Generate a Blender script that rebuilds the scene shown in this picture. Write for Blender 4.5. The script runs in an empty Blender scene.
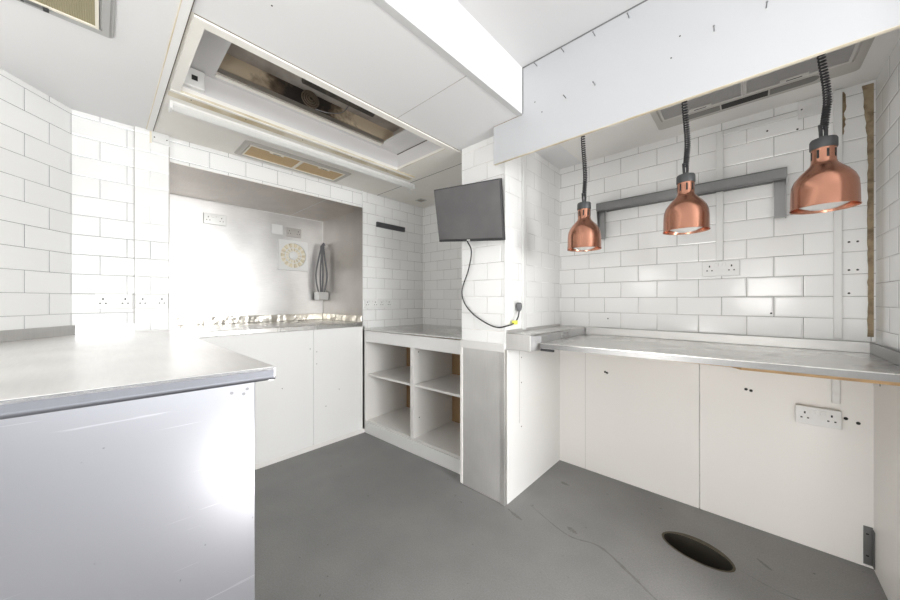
import bpy, bmesh, math, random
from mathutils import Vector, Matrix
random.seed(7)
PI = math.pi
SC = bpy.context.scene
COL = SC.collection

# ------------------------------------------------------------------ materials
def mat(name, color, rough=0.5, metal=0.0, noise=None, bump=None, coat=0.0, spec=None):
    """noise=(scale, amount, color2[, stretch]) blends a second colour in; bump=(scale, strength[, stretch])"""
    m = bpy.data.materials.new(name); m.use_nodes = True
    nt = m.node_tree; N = nt.nodes; L = nt.links
    b = N['Principled BSDF']
    b.inputs['Base Color'].default_value = (*color, 1)
    b.inputs['Roughness'].default_value = rough
    b.inputs['Metallic'].default_value = metal
    if coat: b.inputs['Coat Weight'].default_value = coat; b.inputs['Coat Roughness'].default_value = 0.05
    if spec is not None: b.inputs['Specular IOR Level'].default_value = spec
    tc = N.new('ShaderNodeTexCoord')
    def tex(scale, stretch):
        mp = N.new('ShaderNodeMapping'); mp.inputs['Scale'].default_value = stretch
        L.new(tc.outputs['Object'], mp.inputs['Vector'])
        n = N.new('ShaderNodeTexNoise'); n.inputs['Scale'].default_value = scale; n.inputs['Detail'].default_value = 6
        L.new(mp.outputs['Vector'], n.inputs['Vector']); return n
    if noise:
        n = tex(noise[0], noise[3] if len(noise) > 3 else (1, 1, 1))
        r = N.new('ShaderNodeValToRGB'); r.color_ramp.elements[0].position = 0.42; r.color_ramp.elements[1].position = 0.72
        r.color_ramp.elements[1].color = (noise[1],) * 3 + (1,)
        L.new(n.outputs['Fac'], r.inputs['Fac'])
        mx = N.new('ShaderNodeMix'); mx.data_type = 'RGBA'
        mx.inputs['A'].default_value = (*color, 1); mx.inputs['B'].default_value = (*noise[2], 1)
        L.new(r.outputs['Color'], mx.inputs['Factor']); L.new(mx.outputs['Result'], b.inputs['Base Color'])
    if bump:
        n = tex(bump[0], bump[2] if len(bump) > 2 else (1, 1, 1))
        bp = N.new('ShaderNodeBump'); bp.inputs['Strength'].default_value = bump[1]; bp.inputs['Distance'].default_value = 0.01
        L.new(n.outputs['Fac'], bp.inputs['Height']); L.new(bp.outputs['Normal'], b.inputs['Normal'])
    return m

def tile_mat(name, s0, z0, bl=0.211, bh=0.1055, grout=(0.42, 0.41, 0.39), c1=(0.86, 0.86, 0.85), c2=(0.83, 0.83, 0.82), ms=0.0013):
    """metro tiles: a joint stands at s0 (metres along the wall) in the course that starts at height z0"""
    m = bpy.data.materials.new(name); m.use_nodes = True
    nt = m.node_tree; N = nt.nodes; L = nt.links; b = N['Principled BSDF']
    uv = N.new('ShaderNodeUVMap'); uv.uv_map = 'UVMap'
    mp = N.new('ShaderNodeMapping'); mp.inputs['Location'].default_value = (-s0 - bl / 2 + bl * 40, -z0 + bh * 40, 0)
    L.new(uv.outputs['UV'], mp.inputs['Vector'])
    def brick(size, smooth):
        br = N.new('ShaderNodeTexBrick'); br.offset = 0.5; br.offset_frequency = 2; br.squash = 1
        br.inputs['Scale'].default_value = 1; br.inputs['Mortar Size'].default_value = size
        br.inputs['Mortar Smooth'].default_value = smooth
        br.inputs['Brick Width'].default_value = bl; br.inputs['Row Height'].default_value = bh
        br.inputs['Color1'].default_value = (*c1, 1); br.inputs['Color2'].default_value = (*c2, 1)
        L.new(mp.outputs['Vector'], br.inputs['Vector']); return br
    br = brick(ms, 0.1); hb = brick(0.008, 1.0)
    n = N.new('ShaderNodeTexNoise'); n.inputs['Scale'].default_value = 5; n.inputs['Detail'].default_value = 5
    L.new(mp.outputs['Vector'], n.inputs['Vector'])
    r = N.new('ShaderNodeValToRGB')
    r.color_ramp.elements[0].position = 0.35; r.color_ramp.elements[0].color = (*[min(1, g * 1.7) for g in grout], 1)
    r.color_ramp.elements[1].position = 0.65; r.color_ramp.elements[1].color = (*[g * 0.55 for g in grout], 1)
    L.new(n.outputs['Fac'], r.inputs['Fac']); L.new(r.outputs['Color'], br.inputs['Mortar'])
    L.new(br.outputs['Color'], b.inputs['Base Color'])
    mr = N.new('ShaderNodeMapRange'); mr.inputs['To Min'].default_value = 0.13; mr.inputs['To Max'].default_value = 0.8
    L.new(br.outputs['Fac'], mr.inputs['Value']); L.new(mr.outputs['Result'], b.inputs['Roughness'])
    inv = N.new('ShaderNodeMath'); inv.operation = 'SUBTRACT'; inv.inputs[0].default_value = 1
    L.new(hb.outputs['Fac'], inv.inputs[1])
    bp = N.new('ShaderNodeBump'); bp.inputs['Strength'].default_value = 0.35; bp.inputs['Distance'].default_value = 0.004
    L.new(inv.outputs['Value'], bp.inputs['Height']); L.new(bp.outputs['Normal'], b.inputs['Normal'])
    return m

def steel_mat(name, color=(0.6, 0.6, 0.61), rough=0.28, stretch=(1, 1, 40), scr=0.08, wob=0.06, metal=1.0, bsc=3.0, scratch=False):
    """brushed sheet steel: fine grain across, slow waviness of the sheet, scuffs"""
    m = bpy.data.materials.new(name); m.use_nodes = True
    nt = m.node_tree; N = nt.nodes; L = nt.links; b = N['Principled BSDF']
    b.inputs['Metallic'].default_value = metal
    tc = N.new('ShaderNodeTexCoord'); mp = N.new('ShaderNodeMapping'); mp.inputs['Scale'].default_value = stretch
    L.new(tc.outputs['Object'], mp.inputs['Vector'])
    n = N.new('ShaderNodeTexNoise'); n.inputs['Scale'].default_value = 9; n.inputs['Detail'].default_value = 3
    L.new(mp.outputs['Vector'], n.inputs['Vector'])
    n2 = N.new('ShaderNodeTexNoise'); n2.inputs['Scale'].default_value = 3.2; n2.inputs['Detail'].default_value = 2
    L.new(tc.outputs['Object'], n2.inputs['Vector'])
    add = N.new('ShaderNodeMath'); add.operation = 'MULTIPLY_ADD'; add.inputs[1].default_value = 0.35
    L.new(n.outputs['Fac'], add.inputs[0]); L.new(n2.outputs['Fac'], add.inputs[2])
    mr = N.new('ShaderNodeMapRange'); mr.inputs['From Min'].default_value = 0.2; mr.inputs['From Max'].default_value = 1.1
    mr.inputs['To Min'].default_value = rough - scr; mr.inputs['To Max'].default_value = rough + scr
    L.new(add.outputs['Value'], mr.inputs['Value'])
    if scratch: b.inputs['Roughness'].default_value = rough
    else: L.new(mr.outputs['Result'], b.inputs['Roughness'])
    r = N.new('ShaderNodeValToRGB'); r.color_ramp.elements[0].position = 0.4; r.color_ramp.elements[1].position = 0.9
    r.color_ramp.elements[0].color = (*[c * 0.88 for c in color], 1); r.color_ramp.elements[1].color = (*[min(1, c * 1.1) for c in color], 1)
    L.new(add.outputs['Value'], r.inputs['Fac']); L.new(r.outputs['Color'], b.inputs['Base Color'])
    if scratch:
        ms = N.new('ShaderNodeMapping'); ms.inputs['Rotation'].default_value = (math.radians(25), 0, 0); ms.inputs['Scale'].default_value = (1, 1.6, 60)
        L.new(tc.outputs['Object'], ms.inputs['Vector'])
        ns = N.new('ShaderNodeTexNoise'); ns.inputs['Scale'].default_value = 2.0; ns.inputs['Detail'].default_value = 2; L.new(ms.outputs['Vector'], ns.inputs['Vector'])
        rs = N.new('ShaderNodeValToRGB'); rs.color_ramp.elements[0].position = 0.68; rs.color_ramp.elements[1].position = 0.72
        rs.color_ramp.elements[1].color = (0.5, 0.5, 0.5, 1); L.new(ns.outputs['Fac'], rs.inputs['Fac'])
        nd = N.new('ShaderNodeTexNoise'); nd.inputs['Scale'].default_value = 70; nd.inputs['Detail'].default_value = 1; L.new(tc.outputs['Object'], nd.inputs['Vector'])
        rd = N.new('ShaderNodeValToRGB'); rd.color_ramp.elements[0].position = 0.80; rd.color_ramp.elements[1].position = 0.84; L.new(nd.outputs['Fac'], rd.inputs['Fac'])
        m1 = N.new('ShaderNodeMix'); m1.data_type = 'RGBA'; m1.inputs['B'].default_value = (0.75, 0.75, 0.78, 1)
        L.new(rs.outputs['Color'], m1.inputs['Factor']); m1.inputs['A'].default_value = (*color, 1)
        m2 = N.new('ShaderNodeMix'); m2.data_type = 'RGBA'; m2.inputs['B'].default_value = (0.32, 0.32, 0.33, 1)
        L.new(rd.outputs['Color'], m2.inputs['Factor']); L.new(m1.outputs['Result'], m2.inputs['A']); L.new(m2.outputs['Result'], b.inputs['Base Color'])
    if not wob: return m
    bp = N.new('ShaderNodeBump'); bp.inputs['Strength'].default_value = wob; bp.inputs['Distance'].default_value = 0.05
    n3 = N.new('ShaderNodeTexNoise'); n3.inputs['Scale'].default_value = bsc; n3.inputs['Detail'].default_value = 1
    L.new(tc.outputs['Object'], n3.inputs['Vector'])
    L.new(n3.outputs['Fac'], bp.inputs['Height']); L.new(bp.outputs['Normal'], b.inputs['Normal'])
    return m

def soot_mat():
    """tan plaster of the roof void with a black burnt patch of its own around (object y, z)"""
    m = bpy.data.materials.new('sooty_plaster'); m.use_nodes = True
    nt = m.node_tree; N = nt.nodes; L = nt.links; b = N['Principled BSDF']; b.inputs['Roughness'].default_value = 0.9
    tc = N.new('ShaderNodeTexCoord')
    n = N.new('ShaderNodeTexNoise'); n.inputs['Scale'].default_value = 22; n.inputs['Detail'].default_value = 8
    L.new(tc.outputs['Object'], n.inputs['Vector'])
    sx = N.new('ShaderNodeSeparateXYZ'); L.new(tc.outputs['Object'], sx.inputs['Vector'])
    s = N.new('ShaderNodeMath'); s.operation = 'SUBTRACT'; s.inputs[1].default_value = 0.84; L.new(sx.outputs['Y'], s.inputs[0])
    a = N.new('ShaderNodeMath'); a.operation = 'ABSOLUTE'; L.new(s.outputs['Value'], a.inputs[0])
    ad = N.new('ShaderNodeMath'); ad.operation = 'MULTIPLY_ADD'; ad.inputs[1].default_value = 0.30; L.new(n.outputs['Fac'], ad.inputs[0]); L.new(a.outputs['Value'], ad.inputs[2])
    r = N.new('ShaderNodeValToRGB')
    e = r.color_ramp.elements; e[0].position = 0.25; e[0].color = (0.03, 0.024, 0.02, 1); e[1].position = 0.45; e[1].color = (0.66, 0.55, 0.40, 1)
    x = e.new(0.34); x.color = (0.16, 0.115, 0.075, 1)
    L.new(ad.outputs['Value'], r.inputs['Fac']); L.new(r.outputs['Color'], b.inputs['Base Color'])
    return m

def floor_mat():
    m = bpy.data.materials.new('grey_resin_floor'); m.use_nodes = True
    nt = m.node_tree; N = nt.nodes; L = nt.links; b = N['Principled BSDF']
    tc = N.new('ShaderNodeTexCoord')
    def noise(sc, det, stretch=(1, 1, 1)):
        mp = N.new('ShaderNodeMapping'); mp.inputs['Scale'].default_value = stretch
        L.new(tc.outputs['Object'], mp.inputs['Vector'])
        n = N.new('ShaderNodeTexNoise'); n.inputs['Scale'].default_value = sc; n.inputs['Detail'].default_value = det
        L.new(mp.outputs['Vector'], n.inputs['Vector']); return n
    def ramp(src, stops):
        r = N.new('ShaderNodeValToRGB'); e = r.color_ramp.elements
        e[0].position, e[0].color = stops[0][0], (*stops[0][1], 1); e[1].position, e[1].color = stops[-1][0], (*stops[-1][1], 1)
        for p, c in stops[1:-1]: q = e.new(p); q.color = (*c, 1)
        L.new(src, r.inputs['Fac']); return r
    base = ramp(noise(3.0, 8).outputs['Fac'], [(0.3, (0.215, 0.213, 0.211)), (0.7, (0.27, 0.266, 0.26))])
    specks = ramp(noise(30, 4).outputs['Fac'], [(0.70, (1, 1, 1)), (0.76, (0.55, 0.54, 0.52))])
    scr = ramp(noise(5, 9, (1.2, 6, 1)).outputs['Fac'], [(0.70, (1, 1, 1)), (0.80, (0.85, 0.84, 0.82))])
    fine = ramp(noise(160, 2).outputs['Fac'], [(0.3, (0.88, 0.88, 0.88)), (0.7, (1.08, 1.08, 1.08))])
    cur = base.outputs['Color']
    for o in (specks, scr, fine):
        mx = N.new('ShaderNodeMix'); mx.data_type = 'RGBA'; mx.blend_type = 'MULTIPLY'; mx.inputs['Factor'].default_value = 1
        L.new(cur, mx.inputs['A']); L.new(o.outputs['Color'], mx.inputs['B']); cur = mx.outputs['Result']
    L.new(cur, b.inputs['Base Color']); b.inputs['Roughness'].default_value = 0.55
    bp = N.new('ShaderNodeBump'); bp.inputs['Strength'].default_value = 0.15; bp.inputs['Distance'].default_value = 0.004
    L.new(noise(60, 4).outputs['Fac'], bp.inputs['Height']); L.new(bp.outputs['Normal'], b.inputs['Normal'])
    return m

def mesh_filter_mat(name, c):
    """woven grease-filter mesh"""
    m = mat(name, c, 0.55, 0.3)
    nt = m.node_tree; N = nt.nodes; L = nt.links; b = N['Principled BSDF']
    tc = N.new('ShaderNodeTexCoord')
    ws = []
    for d in ('X', 'Y'):
        w = N.new('ShaderNodeTexWave'); w.bands_direction = d; w.inputs['Scale'].default_value = 55
        L.new(tc.outputs['Object'], w.inputs['Vector']); ws.append(w)
    mx = N.new('ShaderNodeMath'); mx.operation = 'MAXIMUM'; L.new(ws[0].outputs['Fac'], mx.inputs[0]); L.new(ws[1].outputs['Fac'], mx.inputs[1])
    bp = N.new('ShaderNodeBump'); bp.inputs['Strength'].default_value = 0.5; bp.inputs['Distance'].default_value = 0.004
    L.new(mx.outputs['Value'], bp.inputs['Height']); L.new(bp.outputs['Normal'], b.inputs['Normal'])
    return m

G_MID = (0.40, 0.39, 0.37)
T_LEFT = tile_mat('tile_left', 0.106, 1.263, grout=(0.20, 0.20, 0.21), ms=0.0011)
T_BAND = tile_mat('tile_band', 0.073, 1.263, grout=(0.20, 0.20, 0.21), ms=0.0011)
T_SPLAY = tile_mat('tile_splay', 1.97 - 0.2142, 1.263, grout=(0.20, 0.20, 0.21), ms=0.0011)
T_BACK = tile_mat('tile_back', -0.427, 1.247, grout=(0.27, 0.26, 0.24), ms=0.0012)
T_NOOK_L = tile_mat('tile_nook_left', 1.80, 1.238, 0.195, 0.101, grout=(0.36, 0.34, 0.32))
T_NOOK_B = tile_mat('tile_nook_back', -2.506, 1.238, 0.195, 0.101, grout=(0.36, 0.34, 0.32))
T_PIL = tile_mat('tile_pillar', -1.202, 1.145, grout=(0.5, 0.48, 0.45))
T_PILS = tile_mat('tile_pillar_side', 1.80, 1.145, grout=(0.78, 0.77, 0.75), c1=(0.90, 0.90, 0.89), c2=(0.88, 0.88, 0.87))
T_RIGHT = tile_mat('tile_right', 0.0, 1.20, grout=(0.26, 0.26, 0.25))
T_CHASE = tile_mat('tile_chase', 0.205, 1.263, grout=(0.62, 0.62, 0.62))
WHITE = mat('white_board', (0.84, 0.835, 0.82), 0.4, noise=(2.0, 0.25, (0.78, 0.77, 0.74)))
PANEL = mat('white_melamine', (0.82, 0.80, 0.77), 0.35, noise=(1.5, 0.3, (0.76, 0.74, 0.70)))
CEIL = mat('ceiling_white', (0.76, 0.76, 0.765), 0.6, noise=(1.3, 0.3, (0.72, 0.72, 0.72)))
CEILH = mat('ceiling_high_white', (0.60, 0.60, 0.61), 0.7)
CREAM = mat('ceiling_cream', (0.85, 0.83, 0.785), 0.6, noise=(3.0, 0.6, (0.79, 0.76, 0.68)))
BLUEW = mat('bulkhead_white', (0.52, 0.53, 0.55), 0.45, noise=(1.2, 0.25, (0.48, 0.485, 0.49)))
YELLOW = mat('stained_trim', (0.74, 0.68, 0.55), 0.6, noise=(6, 0.9, (0.50, 0.40, 0.22)))
SEAM = mat('dark_joint', (0.10, 0.08, 0.06), 0.9)
SEAMG = mat('pale_joint', (0.45, 0.43, 0.40), 0.8)
JOINT = mat('grey_joint', (0.16, 0.16, 0.165), 0.8)
GREY_LIP = mat('grey_lip', (0.55, 0.55, 0.55), 0.6)
STEEL = steel_mat('brushed_steel')
STEEL_TOP = steel_mat('worktop_steel', (0.66, 0.65, 0.63), 0.26, (1, 30, 1), 0.07, 0.05)
STEEL_LIT = steel_mat('lit_top_steel', (0.84, 0.83, 0.81), 0.33, (1, 12, 1), 0.07, 0.05, 0.75)  # whiter than bare steel: strong light on the near top put into its colour
STEEL_MID = steel_mat('mid_steel', (0.45, 0.445, 0.435), 0.35, (1, 1, 10), 0.08, 0.04)
STEEL_FRONT = steel_mat('scuffed_front_steel', (0.47, 0.475, 0.51), 0.29, (2, 5, 2), 0.05, 0.0, scratch=True)
STEEL_BACK = steel_mat('splash_steel', (0.66, 0.65, 0.64), 0.34, (1, 2, 14), 0.08, 0.02)
STEEL_SIDE = steel_mat('side_steel', (0.60, 0.57, 0.54), 0.5, (2, 1, 22), 0.08, 0.06)
STEEL_SOFF = steel_mat('soffit_steel', (0.68, 0.64, 0.60), 0.5, (1, 20, 1), 0.08, 0.04)
STEEL_DULL = steel_mat('dull_steel', (0.25, 0.25, 0.25), 0.36, (20, 20, 2), 0.08, 0.03)
STEEL_PAN = steel_mat('satin_steel_panel', (0.62, 0.61, 0.595), 0.55, (25, 25, 1), 0.06, 0.02, 0.75)
FOIL = steel_mat('crumpled_strip', (0.66, 0.63, 0.57), 0.3, (8, 8, 8), 0.1, 0.22, 1.0, 16)
GREYMET = mat('grey_hood_paint', (0.44, 0.44, 0.43), 0.45, 0.2)
PALEMET = mat('pale_hood_paint', (0.52, 0.50, 0.465), 0.45, 0.2)
DKGREY = mat('dark_slot', (0.035, 0.033, 0.03), 0.7)
FILT_TAN = mesh_filter_mat('filter_tan', (0.60, 0.43, 0.23))
FILT_OLIVE = mesh_filter_mat('filter_olive', (0.36, 0.32, 0.20))
FILT_GREY = mesh_filter_mat('filter_grey', (0.42, 0.41, 0.40))
LENS = mat('hood_lens', (0.17, 0.16, 0.145), 0.3)
PLASTIC = mat('white_plastic', (0.77, 0.77, 0.755), 0.3)
PLASTIC_W = mat('worn_white_plastic', (0.74, 0.74, 0.73), 0.35, noise=(20, 0.4, (0.6, 0.59, 0.56)))
CREAMPL = mat('cream_plastic', (0.80, 0.76, 0.66), 0.4)
HOLE = mat('pin_hole_black', (0.02, 0.02, 0.02), 0.8)
BLACK = mat('black_rubber', (0.022, 0.022, 0.024), 0.45)
CAPGREY = mat('dark_grey_cap', (0.055, 0.057, 0.06), 0.45)
COPPER = mat('copper', (0.54, 0.265, 0.18), 0.24, 1.0, noise=(9, 0.5, (0.42, 0.20, 0.135), (1, 1, 0.25)), bump=(40, 0.03, (1, 1, 0.1)))
COPPER_IN = mat('copper_inside', (0.50, 0.22, 0.14), 0.4, 0.9)
BULB = mat('white_bulb', (0.85, 0.84, 0.82), 0.2, coat=0.5)
SCREEN = mat('screen_black', (0.115, 0.112, 0.114), 0.42, noise=(7, 0.7, (0.15, 0.147, 0.147)))
BEZEL = mat('bezel_black', (0.03, 0.03, 0.032), 0.4)
WOOD = mat('plywood', (0.45, 0.29, 0.14), 0.7, noise=(12, 0.9, (0.25, 0.15, 0.07), (1, 1, 12)))
HARDB = mat('brown_hardboard', (0.42, 0.27, 0.14), 0.8, noise=(8, 0.5, (0.35, 0.22, 0.11)))
BARE = mat('bare_mortar', (0.34, 0.265, 0.17), 0.9, noise=(26, 1.0, (0.16, 0.115, 0.07)), bump=(50, 0.6))
SOOT = soot_mat()
VOID = mat('void_board', (0.42, 0.38, 0.34), 0.9, noise=(6, 0.7, (0.12, 0.10, 0.08)))
FLOOR = floor_mat()
DRAIN = mat('drain_grime', (0.03, 0.025, 0.017), 0.85, noise=(14, 0.8, (0.02, 0.017, 0.012)))
DRAINRIM = mat('drain_rust', (0.095, 0.080, 0.055), 0.8, noise=(30, 0.8, (0.06, 0.05, 0.034)))
SCUFF = mat('scuff_grey', (0.165, 0.16, 0.153), 0.6, noise=(60, 1.0, (0.20, 0.197, 0.19)))
YELTAG = mat('yellow_tag', (0.75, 0.75, 0.12), 0.5)
CABLEG = mat('grey_flex', (0.14, 0.14, 0.145), 0.5)
SCREWM = mat('screw_steel', (0.25, 0.25, 0.26), 0.35, 0.9)
KNIFE = mat('black_magnetic_bar', (0.06, 0.06, 0.065), 0.45)
GRILLE = mat('yellowed_grille', (0.78, 0.71, 0.53), 0.5, noise=(22, 0.9, (0.52, 0.44, 0.30)))
DIFF = mat('ribbed_diffuser', (0.66, 0.66, 0.64), 0.3)

# ------------------------------------------------------------------ mesh helpers
def BM(): return bmesh.new()
def box(bm, x0, x1, y0, y1, z0, z1):
    v = [bm.verts.new(p) for p in ((x0, y0, z0), (x1, y0, z0), (x1, y1, z0), (x0, y1, z0), (x0, y0, z1), (x1, y0, z1), (x1, y1, z1), (x0, y1, z1))]
    for f in ((3, 2, 1, 0), (4, 5, 6, 7), (0, 1, 5, 4), (1, 2, 6, 5), (2, 3, 7, 6), (3, 0, 4, 7)): bm.faces.new([v[i] for i in f])
    return bm
def prism(bm, pts, z0, z1):
    """polygon (x, y) extruded in z"""
    a = [bm.verts.new((x, y, z0)) for x, y in pts]; b = [bm.verts.new((x, y, z1)) for x, y in pts]; n = len(pts)
    bm.faces.new(a[::-1]); bm.faces.new(b)
    for i in range(n): bm.faces.new((a[i], a[(i + 1) % n], b[(i + 1) % n], b[i]))
    return bm
def yprism(bm, pts, y0, y1):
    """polygon (x, z) extruded in y"""
    a = [bm.verts.new((x, y0, z)) for x, z in pts]; b = [bm.verts.new((x, y1, z)) for x, z in pts]; n = len(pts)
    bm.faces.new(a); bm.faces.new(b[::-1])
    for i in range(n): bm.faces.new((a[i], b[i], b[(i + 1) % n], a[(i + 1) % n]))
    return bm
def lathe(bm, prof, n=40, c=(0, 0, 0), close=False):
    rings = []
    for r, z in prof:
        rings.append([bm.verts.new((c[0] + r * math.cos(2 * PI * k / n), c[1] + r * math.sin(2 * PI * k / n), c[2] + z)) for k in range(n)])
    for a, b in zip(rings, rings[1:] + ([rings[0]] if close else [])):
        for k in range(n): bm.faces.new((a[k], a[(k + 1) % n], b[(k + 1) % n], b[k]))
    if not close:
        bm.faces.new(rings[0][::-1]); bm.faces.new(rings[-1])
    return bm
def tube(bm, pts, r, n=8):
    pts = [Vector(p) for p in pts]; rings = []; up = Vector((0.3, 0.2, 1)).normalized(); prev = None
    for i, p in enumerate(pts):
        d = (pts[min(i + 1, len(pts) - 1)] - pts[max(i - 1, 0)]).normalized()
        if prev is None:
            s = d.cross(up)
            if s.length < 1e-3: s = d.cross(Vector((1, 0, 0)))
            s.normalize()
        else: s = (prev - d * prev.dot(d)).normalized()
        prev = s; t = d.cross(s)
        rings.append([bm.verts.new(p + (s * math.cos(2 * PI * k / n) + t * math.sin(2 * PI * k / n)) * r) for k in range(n)])
    for a, b in zip(rings, rings[1:]):
        for k in range(n): bm.faces.new((a[k], a[(k + 1) % n], b[(k + 1) % n], b[k]))
    bm.faces.new(rings[0][::-1]); bm.faces.new(rings[-1])
    return bm
def smooth_path(pts, k=8):
    """Catmull-Rom through the points"""
    P = [Vector(p) for p in pts]; P = [P[0] * 2 - P[1]] + P + [P[-1] * 2 - P[-2]]; out = []
    for i in range(1, len(P) - 2):
        for j in range(k):
            t = j / k; a, b, c, d = P[i - 1:i + 3]
            out.append(0.5 * ((2 * b) + (c - a) * t + (2 * a - 5 * b + 4 * c - d) * t * t + (3 * b - a - 3 * c + d) * t ** 3))
    out.append(P[-2]); return out
def rrect(w, h, r, n=6):
    out = []
    for cx, cy, a0 in ((w / 2 - r, h / 2 - r, 0), (-w / 2 + r, h / 2 - r, 90), (-w / 2 + r, -h / 2 + r, 180), (w / 2 - r, -h / 2 + r, 270)):
        for k in range(n + 1):
            a = math.radians(a0 + 90 * k / n); out.append((cx + r * math.cos(a), cy + r * math.sin(a)))
    return out
def ring_plate(bm, outer, inner, z0, z1):
    n = len(outer)
    O0 = [bm.verts.new((x, y, z0)) for x, y in outer]; O1 = [bm.verts.new((x, y, z1)) for x, y in outer]
    I0 = [bm.verts.new((x, y, z0)) for x, y in inner]; I1 = [bm.verts.new((x, y, z1)) for x, y in inner]
    for i in range(n):
        j = (i + 1) % n
        bm.faces.new((O0[i], O0[j], O1[j], O1[i])); bm.faces.new((I0[j], I0[i], I1[i], I1[j]))
        bm.faces.new((O1[i], O1[j], I1[j], I1[i])); bm.faces.new((O0[j], O0[i], I0[i], I0[j]))
    return bm

def tile_uv(me):
    uv = me.uv_layers.new(name='UVMap')
    for p in me.polygons:
        n = p.normal
        for li in p.loop_indices:
            co = me.vertices[me.loops[li].vertex_index].co
            if abs(n.z) > 0.7: uv.data[li].uv = (co.x, co.y)
            else:
                l = math.hypot(n.x, n.y); uv.data[li].uv = (-n.y / l * co.x + n.x / l * co.y, co.z)

def obj(name, bm, m, parent=None, bev=0.0, smooth=False, world=False, seg=2):
    """link a bmesh as ONE object; world=True: vertices are in room coordinates, moved into the parent's frame"""
    if world and parent is not None:
        bmesh.ops.transform(bm, matrix=(Matrix.Translation(parent.location) @ Matrix.Rotation(parent.rotation_euler[2], 4, 'Z')).inverted(), verts=bm.verts)
    bmesh.ops.recalc_face_normals(bm, faces=bm.faces)
    me = bpy.data.meshes.new(name); bm.to_mesh(me); bm.free()
    o = bpy.data.objects.new(name, me); COL.objects.link(o)
    me.materials.append(m); tile_uv(me)
    if parent is not None: o.parent = parent
    if bev:
        b = o.modifiers.new('bevel', 'BEVEL'); b.width = bev; b.segments = seg; b.limit_method = 'ANGLE'; b.angle_limit = math.radians(40)
    if smooth:
        for p in me.polygons: p.use_smooth = True
        if hasattr(me, 'set_sharp_from_angle'): me.set_sharp_from_angle(angle=math.radians(38))
    return o
def struct(name, bm, m, parent=None, bev=0.0):
    o = obj(name, bm, m, parent, bev)
    if parent is None: o['kind'] = 'structure'
    return o
def tag(o, label, cat, group=None):
    o['label'] = label; o['category'] = cat
    if group: o['group'] = group
    return o
def thing(name, label, cat, loc=(0, 0, 0), rotz=0.0, group=None):
    o = bpy.data.objects.new(name, None); COL.objects.link(o); o.empty_display_size = 0.05
    o.location = loc; o.rotation_euler = (0, 0, rotz)
    return tag(o, label, cat, group)
def dup(root, loc, label, rotz=None, group=None):
    r = root.copy(); COL.objects.link(r); r.location = loc
    if rotz is not None: r.rotation_euler = (0, 0, rotz)
    r['label'] = label
    if group: r['group'] = group
    for ch in list(root.children):
        c = ch.copy(); COL.objects.link(c); c.parent = r
        for g in list(ch.children):
            d = g.copy(); COL.objects.link(d); d.parent = c
    return r

# ------------------------------------------------------------------ key dimensions
XM, XA = -2.63, -3.41            # tiled left wall, back of its steel alcove
A0, A1, AT = 0.29, 1.65, 2.083   # alcove sides and top
YB, XP0, XP1, YP = 2.41, -1.41, -1.07, 1.645   # back wall, pillar
XR = 0.43                        # right wall of the pass niche
CZ, CH = 2.24, 2.49              # dropped and high ceiling
XF, YH = -0.90, 1.556            # edge of dropped ceiling, pass header

# ------------------------------------------------------------------ setting
# floor with an oval hole for the drain
cx, cy, da, db = -0.187, 1.985, 0.138, 0.078
rot = math.radians(-10)
def oval(k, a, b): 
    t = 2 * PI * k / 48; x, y = a * math.cos(t), b * math.sin(t)
    return (cx + x * math.cos(rot) - y * math.sin(rot), cy + x * math.sin(rot) + y * math.cos(rot))
bm = BM()
X0, X1, Y0, Y1 = -3.5, 5.0, -4.2, 2.5
inn = [bm.verts.new((*oval(k, da, db), 0)) for k in range(48)]
sq = []
for k in range(48):
    t = 2 * PI * k / 48; c, s = math.cos(t), math.sin(t); q = 0.24 / max(abs(c), abs(s))
    sq.append(bm.verts.new((cx + q * c, cy + q * s, 0)))
for k in range(48): bm.faces.new((inn[k], inn[(k + 1) % 48], sq[(k + 1) % 48], sq[k]))
x0, x1, y0, y1 = cx - 0.24, cx + 0.24, cy - 0.24, cy + 0.24
for a, b, c, d in ((X0, x0, Y0, Y1), (x1, X1, Y0, Y1), (x0, x1, Y0, y0), (x0, x1, y1, Y1)):
    bm.faces.new([bm.verts.new(p) for p in ((a, c, 0), (b, c, 0), (b, d, 0), (a, d, 0))])
fl = struct('floor', bm, FLOOR)
dr = thing('floor_drain', 'dark oval open drain hole with rusty rim in grey floor under the pass', 'drain', (cx, cy, 0))
bm = BM()
r0 = [bm.verts.new((*oval(k, da * 1.01, db * 1.01), 0.0006)) for k in range(48)]; r1 = [bm.verts.new((*oval(k, da * 0.93, db * 0.9), -0.22)) for k in range(48)]
for k in range(48): bm.faces.new((r0[k], r0[(k + 1) % 48], r1[(k + 1) % 48], r1[k]))
bm.faces.new(r1)
obj('drain_bowl', bm, DRAIN, dr, world=True)
bm = BM()
ring_plate(bm, [oval(k, da * 1.07, db * (1.1 + 0.25 * max(0, math.sin(2 * PI * k / 48)))) for k in range(48)], [oval(k, da, db) for k in range(48)], 0.0002, 0.0010)
obj('rim', bm, DRAINRIM, dr, world=True)

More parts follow.
